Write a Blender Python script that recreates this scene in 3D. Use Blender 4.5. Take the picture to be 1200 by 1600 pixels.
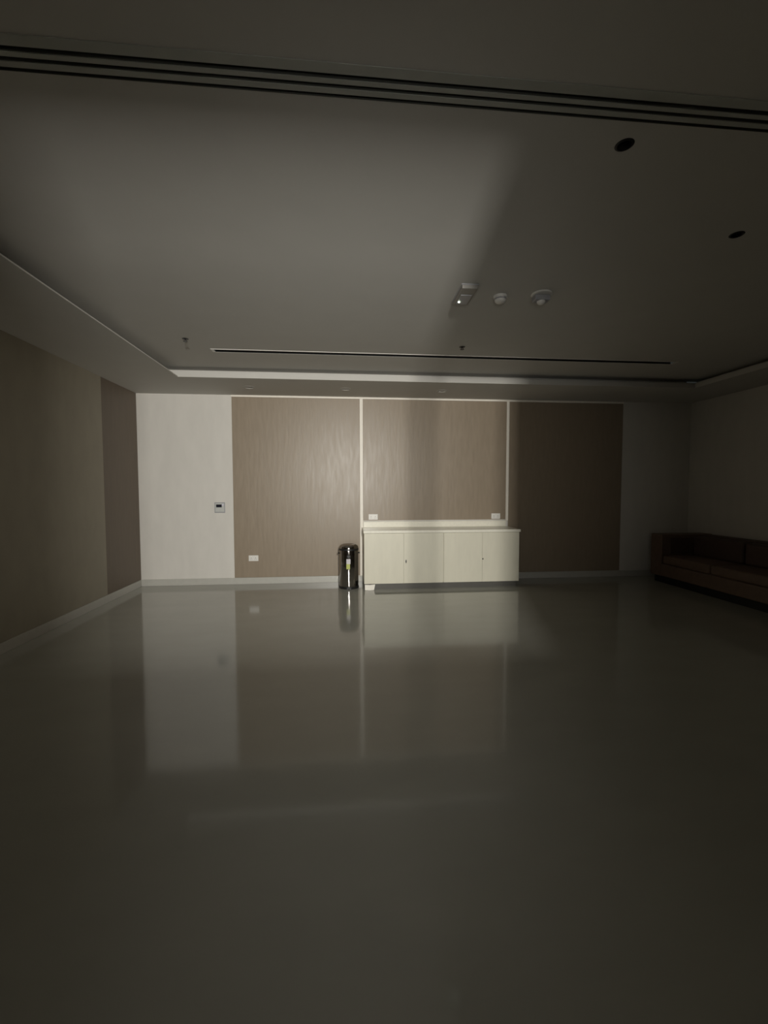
import bpy, bmesh, math
from mathutils import Vector, Matrix
C = bpy.context.scene.collection
for o in list(bpy.data.objects): bpy.data.objects.remove(o)

# ---------------------------------------------------------------- camera
F_PX, PITCH, YAW, ROLL, CAM_Z = 695.1, -0.0515, 0.0948, -0.0013, 1.47
fw = Vector((math.sin(YAW)*math.cos(PITCH), math.cos(YAW)*math.cos(PITCH), math.sin(PITCH)))
r0 = Vector((math.cos(YAW), -math.sin(YAW), 0)); u0 = r0.cross(fw)
rv = math.cos(ROLL)*r0 + math.sin(ROLL)*u0; uv = -math.sin(ROLL)*r0 + math.cos(ROLL)*u0
cd = bpy.data.cameras.new('camera'); cam = bpy.data.objects.new('camera', cd); C.objects.link(cam)
cd.sensor_fit = 'VERTICAL'; cd.sensor_height = 36.0; cd.lens = 36.0*F_PX/1600; cd.clip_start = 0.02
M = Matrix((( rv.x, uv.x, -fw.x, 0), (rv.y, uv.y, -fw.y, 0), (rv.z, uv.z, -fw.z, CAM_Z), (0, 0, 0, 1)))
cam.matrix_world = M
bpy.context.scene.camera = cam

# ---------------------------------------------------------------- world, lights, exposure
sc = bpy.context.scene
w = bpy.data.worlds.new('world'); sc.world = w; w.use_nodes = True
w.node_tree.nodes['Background'].inputs[0].default_value = (0.9, 1.0, 0.95, 1)
w.node_tree.nodes['Background'].inputs[1].default_value = 0.02
vs = sc.view_settings
vs.view_transform = 'Standard'; vs.look = 'None'; vs.gamma = 1; vs.use_curve_mapping = False
vs.exposure = 0.0

def area(name, loc, target, sx, sy, power, col, spread=180):
    l = bpy.data.lights.new(name, 'AREA'); l.shape = 'RECTANGLE'; l.size = sx; l.size_y = sy
    l.energy = power; l.color = col; l.spread = math.radians(spread)
    o = bpy.data.objects.new(name, l); C.objects.link(o); o.location = loc
    o.rotation_euler = (Vector(target)-Vector(loc)).to_track_quat('-Z', 'Y').to_euler()
    return o
# the lit corridor behind the glazed entrance door, and a weaker fill lamp added in the doorway
area('corridor_light', (0.41, -2.6, 2.35), (-1.0, 7.0, 1.6), 0.13, 0.10, 262, (1.0, 0.968, 0.895), 135)
area('doorway_fill', (-0.10, -0.75, 1.35), (0.50, 6.0, 1.46), 1.1, 1.2, 10.0, (1.0, 0.99, 0.935), 62)

# ---------------------------------------------------------------- materials
def s2l(c): return tuple(((x/255)/12.92 if x/255 <= .04045 else ((x/255+.055)/1.055)**2.4) for x in c)
def mat(name, col, rough=.5, metal=0., var=.04, scale=(3, 3, 3), bump=0., coat=0., detail=4., rvar=0., spec=.5):
    m = bpy.data.materials.new(name); m.use_nodes = True
    nt = m.node_tree; b = nt.nodes['Principled BSDF']
    b.inputs['Roughness'].default_value = rough; b.inputs['Metallic'].default_value = metal
    b.inputs['Coat Weight'].default_value = coat; b.inputs['Specular IOR Level'].default_value = spec
    tc = nt.nodes.new('ShaderNodeTexCoord'); mp = nt.nodes.new('ShaderNodeMapping')
    mp.inputs['Scale'].default_value = scale
    nz = nt.nodes.new('ShaderNodeTexNoise'); nz.inputs['Detail'].default_value = detail
    nt.links.new(tc.outputs['Object'], mp.inputs['Vector']); nt.links.new(mp.outputs[0], nz.inputs['Vector'])
    rp = nt.nodes.new('ShaderNodeValToRGB')
    rp.color_ramp.elements[0].position = .3; rp.color_ramp.elements[1].position = .7
    rp.color_ramp.elements[0].color = tuple(max(0, x*(1-var)) for x in col)+(1,)
    rp.color_ramp.elements[1].color = tuple(min(1, x*(1+var)) for x in col)+(1,)
    nt.links.new(nz.outputs['Fac'], rp.inputs['Fac']); nt.links.new(rp.outputs[0], b.inputs['Base Color'])
    if rvar:
        mr = nt.nodes.new('ShaderNodeMapRange')
        mr.inputs['To Min'].default_value = max(0.01, rough-rvar); mr.inputs['To Max'].default_value = rough+rvar
        nt.links.new(nz.outputs['Fac'], mr.inputs['Value']); nt.links.new(mr.outputs[0], b.inputs['Roughness'])
    if bump:
        bp = nt.nodes.new('ShaderNodeBump'); bp.inputs['Strength'].default_value = bump; bp.inputs['Distance'].default_value = .01
        nt.links.new(nz.outputs['Fac'], bp.inputs['Height']); nt.links.new(bp.outputs[0], b.inputs['Normal'])
    return m
def emis(name, col, s):
    m = mat(name, col, .4); b = m.node_tree.nodes['Principled BSDF']
    b.inputs['Emission Color'].default_value = col+(1,); b.inputs['Emission Strength'].default_value = s
    return m
PLASTER = mat('pale_plaster', (.70, .675, .63), .75, var=.03, scale=(1.5, 1.5, .5))
CEIL = mat('ceiling_paint', (.56, .545, .51), .8, var=.015, scale=(.6, .6, .6))
FLOOR = mat('polished_floor_tile', (.375, .373, .33), .09, var=.03, scale=(.4, .8, 1), spec=.75, rvar=.02)
BROWN = mat('brown_wall_covering', (.29, .232, .168), .40, var=.05, scale=(5, 5, .8), bump=.12, rvar=.08)
UMBER = mat('umber_wall_covering', (.155, .12, .088), .5, var=.05, scale=(5, 5, .8), bump=.1)
BEIGE = mat('beige_wall_covering', (.33, .30, .235), .6, var=.05, scale=(1.2, 1.2, .6), bump=.05)
TRIM = mat('white_trim_paint', (.88, .83, .74), .45, var=.02)
SKIRT = mat('skirting_tile', (.50, .49, .45), .3, var=.03)
CAB = mat('cream_laminate', (.72, .69, .57), .45, var=.03, scale=(3, 3, .7))
STONE = mat('cream_worktop', (.88, .85, .74), .25, var=.03, scale=(6, 6, 6))
DARKKICK = mat('dark_plinth', (.10, .095, .085), .5)
WHITEPL = mat('white_plastic', (.80, .78, .74), .35, var=.01)
GREYPL = mat('grey_plastic', (.36, .36, .38), .35, var=.01)
SCREEN = mat('dark_display', (.02, .02, .03), .15, var=.01)
BLACK = mat('black_plastic', (.012, .012, .012), .4, var=.01)
VOID = mat('black_baffle_and_gap', (.004, .004, .004), .6, var=.01)
CHROME = mat('polished_steel', (.42, .40, .385), .075, 1.0, var=.02, scale=(.5, .5, 8))
STEEL = mat('brushed_steel', (.35, .35, .34), .3, 1.0)
GROOVE = mat('dark_groove', (.09, .093, .08), .6, var=.02)
ALU = mat('grey_track_metal', (.44, .45, .415), .6, var=.02)
PAPER = mat('white_paper', (.97, .93, .85), .7, var=.01)
STICKW = mat('sticker_white', (.62, .60, .62), .5)
STICKG = mat('sticker_yellow_green', (.52, .56, .16), .5)
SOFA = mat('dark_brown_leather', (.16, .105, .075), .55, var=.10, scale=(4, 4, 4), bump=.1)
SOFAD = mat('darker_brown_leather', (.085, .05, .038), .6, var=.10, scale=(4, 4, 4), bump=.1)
LENS = mat('frosted_lens', (.42, .39, .35), .4)
DOORM = mat('door_frame_metal', (.25, .25, .25), .4, .6)
def glassmat():
    m = bpy.data.materials.new('clear_glass'); m.use_nodes = True
    nt = m.node_tree; nt.nodes.remove(nt.nodes['Principled BSDF']); out = nt.nodes['Material Output']
    t = nt.nodes.new('ShaderNodeBsdfTransparent'); g = nt.nodes.new('ShaderNodeBsdfGlossy'); g.inputs['Roughness'].default_value = .02
    mx = nt.nodes.new('ShaderNodeMixShader'); mx.inputs[0].default_value = .05
    nt.links.new(t.outputs[0], mx.inputs[1]); nt.links.new(g.outputs[0], mx.inputs[2]); nt.links.new(mx.outputs[0], out.inputs[0])
    return m
GLASS = glassmat()
LED = emis('status_led', (.85, 1.0, .75), 6)

# ---------------------------------------------------------------- mesh helpers
def obj(name, bm, m, parent=None, bevel=0, smooth=False, at=None):
    bmesh.ops.recalc_face_normals(bm, faces=bm.faces)
    me = bpy.data.meshes.new(name); bm.to_mesh(me); bm.free()
    me.materials.append(m); o = bpy.data.objects.new(name, me); C.objects.link(o)
    if smooth:
        for p in me.polygons: p.use_smooth = True
        me.set_sharp_from_angle(angle=math.radians(40))
    if bevel:
        b = o.modifiers.new('bevel', 'BEVEL'); b.width = bevel; b.segments = 3; b.limit_method = 'ANGLE'
    if parent is not None: o.parent = parent
    if at is not None: o.location = at
    return o
def box(bm, x0, x1, y0, y1, z0, z1):
    vs_ = [bm.verts.new((x, y, z)) for z in (z0, z1) for y in (y0, y1) for x in (x0, x1)]
    for f in ((0, 1, 3, 2), (4, 5, 7, 6), (0, 1, 5, 4), (2, 3, 7, 6), (0, 2, 6, 4), (1, 3, 7, 5)):
        bm.faces.new([vs_[i] for i in f])
    return bm
def bx(*a): return box(bmesh.new(), *a)
def lathe(prof, n=48, bm=None, c=(0, 0), caps=True):
    bm = bm or bmesh.new(); rings = []
    for (r, z) in prof:
        if r < 1e-6: rings.append([bm.verts.new((c[0], c[1], z))])
        else: rings.append([bm.verts.new((c[0]+r*math.cos(2*math.pi*i/n), c[1]+r*math.sin(2*math.pi*i/n), z)) for i in range(n)])
    for a, b in zip(rings, rings[1:]):
        for i in range(n):
            j = (i+1) % n
            if len(a) == 1 and len(b) == 1: continue
            if len(a) == 1: bm.faces.new((a[0], b[i], b[j]))
            elif len(b) == 1: bm.faces.new((a[i], a[j], b[0]))
            else: bm.faces.new((a[i], a[j], b[j], b[i]))
    return bm
def tube(pts, r, n=10, bm=None):
    bm = bm or bmesh.new(); rings = []
    for k, p in enumerate(pts):
        p = Vector(p); d = Vector(pts[min(k+1, len(pts)-1)])-Vector(pts[max(k-1, 0)]); d.normalize()
        a = d.orthogonal().normalized() if k == 0 else (pa - d*pa.dot(d)).normalized(); pa = a
        b = d.cross(a)
        rings.append([bm.verts.new(p+r*(math.cos(2*math.pi*i/n)*a+math.sin(2*math.pi*i/n)*b)) for i in range(n)])
    for a, b in zip(rings, rings[1:]):
        for i in range(n): bm.faces.new((a[i], a[(i+1) % n], b[(i+1) % n], b[i]))
    bm.faces.new(rings[0]); bm.faces.new(rings[-1]); return bm
def struct(name, bm, m, bevel=0, label=None):
    o = obj(name, bm, m, bevel=bevel); o['kind'] = 'structure'
    if label: o['label'] = label
    return o
def tag(o, label, cat, group=None):
    o['label'] = label; o['category'] = cat
    if group: o['group'] = group
    return o
def thing(name, label, cat, loc=(0, 0, 0), group=None):
    o = bpy.data.objects.new(name, None); C.objects.link(o); o.location = loc; o.empty_display_size = .1
    return tag(o, label, cat, group)
def copy_tree(src, loc, label):
    r = src.copy(); C.objects.link(r); r.location = loc; r['label'] = label
    def rec(a, b):
        for ch in list(a.children):
            c = ch.copy(); C.objects.link(c); c.parent = b; rec(ch, c)
    rec(src, r); return r

# ---------------------------------------------------------------- room shell
XL, XR, YB, YF, HS, HM = -3.06, 5.85, 7.02, -0.60, 2.90, 3.025
struct('floor', bx(XL-.1, XR+.1, YF-.1, YB+.1, -.1, 0), FLOOR)
struct('wall_back', bx(XL-.1, XR+.1, YB, YB+.1, 0, 3.2), PLASTER)
struct('wall_left', bx(XL-.1, XL, YF-.1, YB, 0, 3.2), PLASTER)
struct('wall_right', bx(XR, XR+.1, YF-.1, YB, 0, 3.2), PLASTER)
# wall behind the camera, with the entrance opening
DX0, DX1, DH = -1.25, 0.895, 2.66
wf = bx(XL, DX0, YF-.1, YF, 0, 3.2); box(wf, DX1, XR, YF-.1, YF, 0, 3.2); box(wf, DX0, DX1, YF-.1, YF, DH, 3.2)
struct('wall_front', wf, PLASTER)
df = bx(DX0, DX0+.05, YF-.1, YF, 0, DH); box(df, DX1-.05+.03, DX1, YF-.1, YF, 0, DH); box(df, DX0+.05, DX1-.02, YF-.1, YF, DH-.04, DH)
box(df, .572, .602, YF-.08, YF-.02, 0, DH-.04)
box(df, .602, DX1-.02, YF-.08, YF-.02, 2.50, DH-.04)  # unseen transom panel, added to keep the right-hand beam off the ceiling
d1 = struct('door_1', df, DOORM)
obj('glass_pane', bx(DX0+.05, .572, YF-.055, YF-.045, .0, DH-.04), GLASS, d1)
obj('glass_pane', bx(.602, DX1-.02, YF-.055, YF-.045, .0, 2.50), GLASS, d1)

wc = bx(-4.0, 3.0, -1.75, -1.65, 0, 2.03); box(wc, -4.0, .03, -1.75, -1.65, 2.03, 3.2)  # unseen half wall and pier, added to block and soften the corridor light
struct('wall_light_blocker', wc, PLASTER)

# ceiling: soffit ring, cove lip and main plane with openings for its fittings
RX0, RX1, RY0, RY1 = -2.18, 5.01, -0.35, 5.96
LIP, COVE = 2.968, .16
DL = [(1.285, 1.985), (2.422, 2.594)]                     # black downlights
DLR = .035
SL = [(-1.285, 6.475), (0.066, 6.470), (1.468, 6.476)]    # soffit downlights
SLR = .070
GR = [(1.759, 1.776), (1.800, 1.815), (1.843, 1.858)]     # partition track grooves
SLOT = (-1.41, 4.10, 5.190, 5.285)
def holed(bm, rect, rects, circles, z):
    def loop(pts):
        v = [bm.verts.new((x, y, z)) for x, y in pts]
        return [bm.edges.new((v[i], v[(i+1) % len(v)])) for i in range(len(v))]
    R4 = lambda a, b, c, d: ((a, c), (b, c), (b, d), (a, d))
    e = loop(R4(*rect))
    for q in rects: e += loop(R4(*q))
    for (x, y), r in circles: e += loop([(x+r*math.cos(2*math.pi*i/32), y+r*math.sin(2*math.pi*i/32)) for i in range(32)])
    bmesh.ops.triangle_fill(bm, use_beauty=True, use_dissolve=False, edges=e)
    return bm
cb = bmesh.new()
holed(cb, (RX0-COVE, RX1+COVE, RY0-COVE, RY1+COVE),
      [(RX0, RX1, a, b) for a, b in GR]+[SLOT], [(p, DLR) for p in DL], HM)
struct('ceiling', cb, CEIL)
sb = bmesh.new()
LX0 = -2.065                                               # the left border reaches further in, with a thin edge
holed(sb, (XL, XR, YF, YB), [(LX0, RX1, RY0, RY1)], [(p, SLR) for p in SL], HS)
def quad(bm, *p): bm.faces.new([bm.verts.new(q) for q in p])
def edge_run(a, b, nrm, lip, depth):
    """vertical lip from the border up to lip, then a hidden cove of the given depth"""
    o = lambda p, d: (p[0]+nrm[0]*d, p[1]+nrm[1]*d)
    quad(sb, (*a, HS), (*b, HS), (*b, lip), (*a, lip))
    a1, b1 = o(a, .012), o(b, .012)
    quad(sb, (*a, lip), (*b, lip), (*b1, lip), (*a1, lip))
    quad(sb, (*a1, lip), (*b1, lip), (*b1, HS+.01), (*a1, HS+.01))
    a2, b2 = o(a, depth), o(b, depth)
    quad(sb, (*a1, HS+.01), (*b1, HS+.01), (*b2, HS+.01), (*a2, HS+.01))
    quad(sb, (*a2, HS+.01), (*b2, HS+.01), (*b2, HM), (*a2, HM))
edge_run((LX0, RY0), (LX0, RY1+COVE), (-1, 0), HS+.011, LX0-RX0+COVE)
edge_run((RX0+.02, RY1), (RX1, RY1), (0, 1), LIP, COVE)
edge_run((RX1, RY1+COVE), (RX1, RY0-COVE), (1, 0), LIP, COVE)
edge_run((LX0, RY0), (RX1, RY0), (0, -1), LIP, COVE)
quad(sb, (RX0-COVE, RY1, HS+.01), (RX0+.02, RY1, HS+.01), (RX0+.02, RY1+COVE, HS+.01), (RX0-COVE, RY1+COVE, HS+.01))
quad(sb, (RX0-COVE, RY1+COVE, HS+.01), (RX0+.02, RY1+COVE, HS+.01), (RX0+.02, RY1+COVE, HM), (RX0-COVE, RY1+COVE, HM))
quad(sb, (RX0-COVE, RY0-COVE, HS+.01), (LX0, RY0-COVE, HS+.01), (LX0, RY0, HS+.01), (RX0-COVE, RY0, HS+.01))
quad(sb, (RX0-COVE, RY0-COVE, HS), (LX0, RY0-COVE, HS), (LX0, RY0-COVE, HM), (RX0-COVE, RY0-COVE, HM))
quad(sb, (RX0-COVE, RY0-COVE, HS), (RX0-COVE, RY0, HS), (RX0-COVE, RY0, HM), (RX0-COVE, RY0-COVE, HM))
struct('trim_1', sb, CEIL, label='lowered ceiling border with cove lip')

# skirting
struct('baseboard_back', bx(XL, XR, YB-.014, YB, 0, .10), SKIRT, .003)
struct('baseboard_left', bx(XL, XL+.030, YF, YB-.014, 0, .10), SKIRT, .003)
struct('baseboard_right', bx(XR-.014, XR, YF, YB-.014, 0, .10), SKIRT, .003)

# white strips that frame the brown coverings on the back wall
struct('trim_2', bx(.286, .336, YB-.022, YB, .10, HS-.03), TRIM, .003)
struct('trim_3', bx(2.652, 2.694, YB-.022, YB, .957, HS-.03), TRIM, .003)
struct('trim_4', bx(-1.665, 4.64, YB-.016, YB, HS-.03, HS-.001), TRIM, .003)

# wall coverings
def panel(x0, x1, z0, z1, label):
    o = obj('wall_panel', bx(-(x1-x0)/2, (x1-x0)/2, -.010, 0, 0, z1-z0), BROWN, bevel=.002, at=((x0+x1)/2, YB, z0))
    tag(o, label, 'wall panel', 'brown wall panels on the back wall')
panel(-1.655, .285, .102, HS-.031, 'tall brown wall panel behind the pedal bin, beside the pale wall')
panel(.337, 2.651, .975, HS-.031, 'brown wall panel above the cream cabinet, between two white strips')
panel(2.695, 4.636, .102, HS-.031, 'shaded dark brown wall panel right of the cream cabinet')
tag(obj('wall_panel', bx(0, .022, -.49, .49, 0, HS-.001-.102), UMBER, at=(XL, 6.525, .102)),
    'narrow dark umber wall panel in the far left corner', 'wall panel')
tag(obj('wall_panel', bx(0, .026, -3.2, 3.2, 0, HS-.001-.102), BEIGE, at=(XL, 2.833, .102)),
    'wide beige wall panel covering the left wall', 'wall panel')

# ---------------------------------------------------------------- ceiling fittings
t = thing('partition_track', 'triple-groove grey sliding partition track crossing the ceiling', 'ceiling track', ((RX0+RX1)/2, 1.81, HM))
HW = (RX1-RX0)/2
for a, b in GR:
    g = bx(-HW, HW, a-1.81-.001, b-1.81+.001, .05, .052)
    box(g, -HW, HW, a-1.81-.002, a-1.81, -.001, .052); box(g, -HW, HW, b-1.81, b-1.81+.002, -.001, .052)
    obj('groove_channel', g, GROOVE, t)
for a, b in ((GR[0][1], GR[1][0]), (GR[1][1], GR[2][0])):
    obj('rail', bx(-HW, HW, a-1.81+.002, b-1.81-.002, -.004, .006), ALU, t, .001)
obj('edge_flange', bx(-HW, HW, GR[0][0]-1.81-.045, GR[0][0]-1.81-.002, -.003, .004), ALU, t, .001)

t = thing('slot_diffuser', 'long slim linear air diffuser in the ceiling before the far cove', 'air diffuser',
          ((SLOT[0]+SLOT[1])/2, (SLOT[2]+SLOT[3])/2, HM))
hw, hd = (SLOT[1]-SLOT[0])/2, (SLOT[3]-SLOT[2])/2
fr = bx(-hw-.03, hw+.03, -hd-.018, -hd+.002, -.0035, .002); box(fr, -hw-.03, hw+.03, hd-.001, hd+.012, -.0005, .002)
box(fr, -hw-.03, -hw, -hd, hd, -.003, .002); box(fr, hw, hw+.03, -hd, hd, -.003, .002)
obj('frame', fr, WHITEPL, t)
pl = bx(-hw, hw, -hd, -hd+.002, 0, .08); box(pl, -hw, hw, hd-.002, hd, 0, .08); box(pl, -hw, hw, -hd, hd, .078, .08)
obj('plenum', pl, BLACK, t)
obj('vane', bx(-hw, hw, -.004, .004, .012, .04), BLACK, t)

def downlight(p, z, r, label, group, ringmat, inner, depth, name):
    t = thing(name, label, 'downlight', (p[0], p[1], z), group)
    obj('trim_ring', lathe([(r-.006, .004), (r-.004, -.004), (r+.002, -.003), (r+.006, 0), (r+.006, .0015)], 48), ringmat, t, smooth=True)
    obj('baffle', lathe([(r-.004, -.001), (r*.8, depth), (0, depth)], 48), inner, t, smooth=True)
    return t
downlight(DL[0], HM, DLR, 'small black recessed downlight nearest the partition track', 'black recessed downlights', VOID, VOID, .06, 'recessed_downlight')
downlight(DL[1], HM, DLR, 'small black recessed downlight in the dark far right of the ceiling', 'black recessed downlights', VOID, VOID, .06, 'recessed_downlight')
for p, s in zip(SL, ('faint recessed downlight in the border above the first brown panel, leftmost of three',
                     'faint recessed downlight in the border, middle of three, left of the vertical strip',
                     'faint recessed downlight in the border above the cabinet, rightmost of three')):
    downlight(p, HS, SLR, s, 'downlights in the ceiling border', CEIL, LENS, .012, 'border_downlight')

# emergency light box
t = thing('emergency_light', 'square ceiling emergency light with one tiny lit lamp', 'emergency light', (.985, 3.535, HM))
t.rotation_euler.z = math.radians(-1)
obj('housing', bx(-.062, .062, -.150, .150, -.034, 0), mat('warm_grey_plastic', (.30, .285, .26), .45), t, .008)
obj('base_plate', bx(-.068, .068, -.157, .157, -.008, 0), GREYPL, t, .003)
obj('lens_cover', bx(-.045, .045, -.040, .132, -.040, -.033), GREYPL, t, .003)
obj('lamp', lathe([(0, -.047), (.007, -.046), (.009, -.041), (.009, -.034)], 20), LED, t, smooth=True).location = (-.030, .080, 0)
# smoke detector
t = thing('smoke_detector', 'round white smoke detector between the emergency light and the ceiling sensor', 'smoke detector', (1.285, 3.57, HM))
obj('base', lathe([(0, 0), (.055, 0), (.057, -.012), (.054, -.018), (0, -.018)], 40), WHITEPL, t, smooth=True)
obj('sensing_chamber', lathe([(.047, -.018), (.046, -.036), (.040, -.048), (.026, -.055), (0, -.056)], 40), WHITEPL, t, smooth=True)
obj('grille', lathe([(.048, -.022), (.0485, -.024), (.0485, -.030), (.048, -.032)], 40), GREYPL, t)
# sensor with bracket
t = thing('ceiling_sensor', 'boxy pale sensor on a round plate, right of the smoke detector', 'sensor', (1.60, 3.50, HM))
obj('mounting_plate', lathe([(0, 0), (.080, 0), (.082, -.008), (.078, -.012), (0, -.012)], 40), WHITEPL, t, smooth=True)
obj('body', bx(-.062, .062, -.028, .052, -.055, -.012), GREYPL, t, .008)
obj('lens', lathe([(.034, -.053), (.032, -.066), (.020, -.078), (0, -.082)], 32), WHITEPL, t, smooth=True).location = (0, .010, 0)
# sprinklers
t0 = thing('sprinkler_head', 'small dark sprinkler head beside the linear diffuser near its middle', 'sprinkler', (1.325, 4.86, HM), 'ceiling sprinklers')
obj('escutcheon', lathe([(0, 0), (.032, 0), (.030, -.004), (.012, -.006), (0, -.006)], 28), BLACK, t0, smooth=True)
obj('body', lathe([(.009, -.008), (.009, -.012), (.006, -.014), (0, -.014)], 16), BLACK, t0, smooth=True)
fa = tube([(.008, 0, -.010), (.012, 0, -.018), (.003, 0, -.026)], .0025); tube([(-.008, 0, -.010), (-.012, 0, -.018), (-.003, 0, -.026)], .0025, bm=fa)
obj('frame_arms', fa, BLACK, t0)
obj('deflector', lathe([(0, -.026), (.022, -.027), (.022, -.029), (0, -.029)], 20), BLACK, t0)
copy_tree(t0, (-1.60, 4.86, HM), 'small dark sprinkler head by the far left end of the linear diffuser')

# ---------------------------------------------------------------- wall fittings
t = thing('wall_control', 'small square grey wall control with dark display on the pale wall', 'wall control', (-1.858, YB, 1.190))
obj('frame', bx(-.078, .078, -.012, 0, -.080, .080), GREYPL, t, .004)
obj('face_plate', bx(-.066, .066, -.017, -.010, -.066, .068), mat('pale_grey_plastic', (.55, .56, .54), .3), t, .003)
dsp = obj('display', bx(-.052, .032, -.020, -.016, .004, .048), SCREEN, t, .002)
obj('button', bx(.036, .056, -.021, -.016, .030, .056), mat('lilac_button', (.68, .64, .80), .3), t, .002)
def socket(x, z, label, first=None):
    if first: return copy_tree(first, (x, YB-.010, z), label)
    t = thing('wall_socket', label, 'socket', (x, YB-.010, z), 'white double wall sockets')
    obj('plate', bx(-.073, .073, -.010, 0, -.045, .045), WHITEPL, t, .004)
    for s in (-1, 1):
        i = obj('outlet', bx(s*.034-.024, s*.034+.024, -.012, -.009, -.030, .014), WHITEPL, t, .001)
        h = bx(s*.034-.003, s*.034+.003, -.0128, -.0118, .000, .010)
        box(h, s*.034-.014, s*.034-.008, -.0128, -.0118, -.020, -.014); box(h, s*.034+.008, s*.034+.014, -.0128, -.0118, -.020, -.014)
        obj('pin_holes', h, BLACK, i)
        obj('rocker_switch', bx(s*.034-.008, s*.034+.008, -.014, -.009, .020, .038), WHITEPL, t, .001)
    return t
s0 = socket(-1.364, .403, 'white double socket low on the brown panel left of the bin')
socket(.494, 1.030, 'white double socket above the left end of the cabinet', s0)
socket(2.488, 1.030, 'white double socket above the right end of the cabinet', s0)

# ---------------------------------------------------------------- cabinet and worktop
CX0, CX1, CY0 = .322, 2.660, 6.45
cbn = thing('base_cabinet', 'long low cream base cabinet with flush doors against the back wall', 'cabinet', ((CX0+CX1)/2, YB, 0))
hx = (CX1-CX0)/2; yf = CY0-YB
obj('body', bx(-hx, hx, yf+.020, -.016, .088, .822), CAB, cbn)
obj('plinth', bx(-hx+.02, hx-.02, yf+.06, -.02, 0, .088), DARKKICK, cbn)
seams = [-hx, -.585, .010, .600, hx]
for k in range(4):
    a, b = seams[k], seams[k+1]
    d = obj('door', bx(a+(0 if k == 0 else (.0035 if k == 2 else .001)), b-(.0035 if k == 1 else (.001 if k < 3 else 0)), yf, yf+.0195, .080, .820), CAB, cbn, .0012)
    if k in (0, 2):
        hh = .030 if k == 0 else .015
        x = b-.012
        z = .405 if k == 0 else .425
        l = obj('lock', lathe([(0, 0), (.010, 0), (.010, .006), (0, .006)], 20), BLACK, d)
        l.rotation_euler = (math.radians(90), 0, 0); l.location = (x+ (.045 if k == 0 else .02), yf-.001, z)
        if k == 0: l.scale = (.8, 2.6, 1)
wk = obj('worktop', bx(-hx-.012, hx+.018, yf-.016, -.024, .824, .866), STONE, bevel=.006, at=((CX0+CX1)/2, YB, 0))
tag(wk, 'cream worktop slab lying on the long low cabinet', 'worktop')
up = obj('splashback', bx(.338-1.491, 2.650-1.491, -.040, 0, .867, .957), STONE, bevel=.004, at=(1.491, YB, 0))
tag(up, 'pale upstand strip along the wall at the back of the worktop', 'splashback')

# paper card standing at the cabinet foot
pc = bmesh.new()
pts = [(-.076, .000), (-.004, -.020), (.058, .000)]
top = [(-.078, -.004), (-.004, -.026), (.074, .002)]
va = [bm_v for bm_v in (pc.verts.new((x, y, .002)) for x, y in pts)]; vb = [pc.verts.new((x, y, .082)) for x, y in top]
for i in range(2): pc.faces.new((va[i], va[i+1], vb[i+1], vb[i]))
p = obj('paper_card', pc, PAPER, at=(.404, 6.40, 0)); sm = p.modifiers.new('thick', 'SOLIDIFY'); sm.thickness = .002
tag(p, 'small folded white paper card standing on the floor at the cabinet foot', 'paper card')

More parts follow.
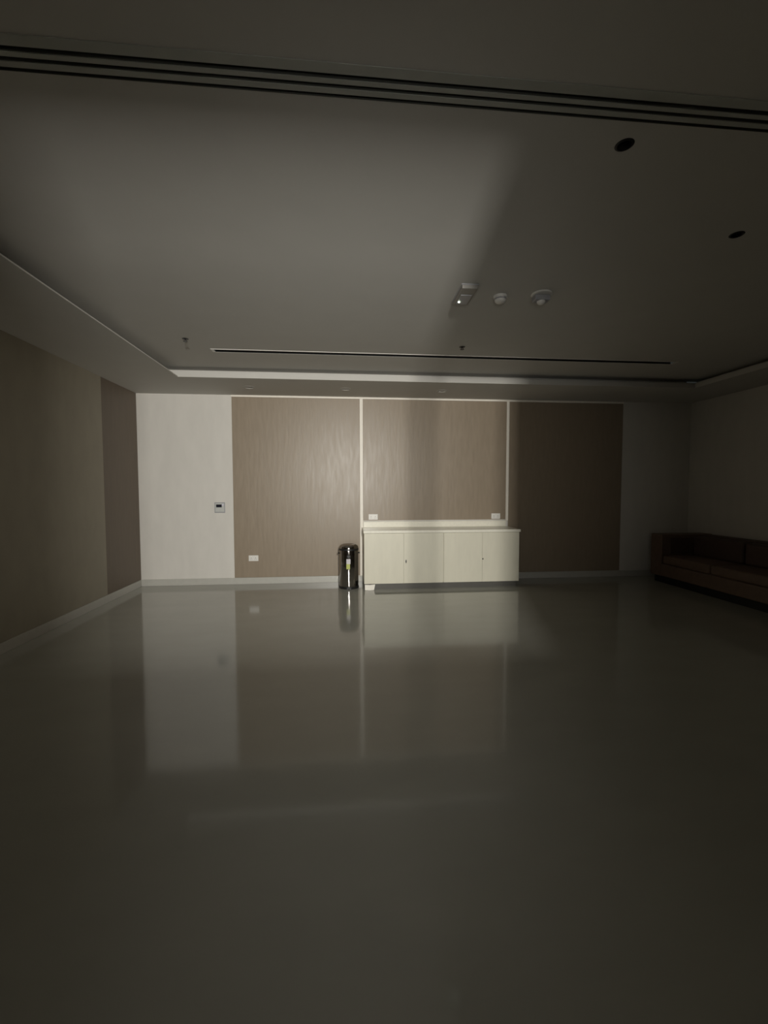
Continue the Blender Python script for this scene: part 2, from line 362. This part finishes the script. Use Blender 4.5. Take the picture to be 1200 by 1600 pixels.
# ---------------------------------------------------------------- pedal bin
BR = .143
t = thing('pedal_bin', 'polished steel pedal bin with black base beside the cabinet', 'bin', (.100, 6.62, 0))
obj('base_ring', lathe([(0, 0), (BR+.004, 0), (BR+.006, .010), (BR+.003, .034), (BR, .036)], 64), BLACK, t, smooth=True)
obj('body', lathe([(BR-.001, .034), (BR, .05), (BR, .560), (BR-.002, .572)], 96), CHROME, t, smooth=True)
obj('rim_band', lathe([(BR-.004, .566), (BR+.004, .568), (BR+.004, .592), (BR-.003, .594)], 64), BLACK, t, smooth=True)
obj('lid', lathe([(BR, .592), (BR-.001, .612), (BR-.010, .632), (BR-.035, .652), (BR-.075, .666), (BR-.11, .671), (0, .673)], 64), CHROME, t, smooth=True)
for s in (-1, 1):
    h = obj('carry_handle', tube([(s*BR, -.04, .525), (s*(BR+.014), -.035, .522), (s*(BR+.018), 0, .520), (s*(BR+.014), .035, .522), (s*BR, .04, .525)], .006), BLACK, t, smooth=True)
obj('pedal', bx(-.038, .038, -BR-.038, -BR+.002, .008, .020), BLACK, t, .004)
def patch(name, a0, a1, z0, z1, m, par):
    bm = bmesh.new(); n = 8; R = BR+.0012; v = []
    for i in range(n+1):
        a = math.radians(a0+(a1-a0)*i/n)
        v.append((bm.verts.new((R*math.sin(a), -R*math.cos(a), z0)), bm.verts.new((R*math.sin(a), -R*math.cos(a), z1))))
    for i in range(n): bm.faces.new((v[i][0], v[i+1][0], v[i+1][1], v[i][1]))
    return obj(name, bm, m, par, smooth=True)
st = patch('label_sticker', -15, 9, .375, .448, STICKW, t)
patch('sticker_emblem', -15, 6, .300, .3745, STICKG, st)
patch('sensor_window', -12, 9, .465, .500, BLACK, t)

# ---------------------------------------------------------------- sofa along the right wall
SX0, SX1, SY0, SY1 = 4.96, 5.82, 3.5, 6.70
t = thing('sofa', 'long low dark brown sofa against the right wall', 'sofa', ((SX0+SX1)/2, (SY0+SY1)/2, 0))
hx, hy = (SX1-SX0)/2, (SY1-SY0)/2
obj('base', bx(-hx+.004, hx, -hy+.01, hy-.01, .110, .300), SOFA, t, .012)
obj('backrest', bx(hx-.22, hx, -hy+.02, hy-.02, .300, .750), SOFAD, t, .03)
obj('armrest', bx(-hx, hx-.0, hy-.24, hy, .105, .757), SOFA, t, .015)
obj('armrest', bx(-hx, hx-.0, -hy, -hy+.24, .105, .757), SOFA, t, .015)
n = 3; L = (2*hy-.50)/n
for k in range(n):
    y = -hy+.25+k*L
    obj('seat_cushion', bx(-hx+.01, hx-.21, y+.004, y+L-.004, .300, .430), SOFA, t, .03)
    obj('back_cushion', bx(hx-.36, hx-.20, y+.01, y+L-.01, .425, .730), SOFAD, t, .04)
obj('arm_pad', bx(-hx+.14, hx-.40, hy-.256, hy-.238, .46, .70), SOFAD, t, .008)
obj('plinth', bx(-hx+.045, hx-.02, -hy+.06, hy-.05, 0, .112), VOID, t, .003)  # black block standing in for the shaded gap under the sofa
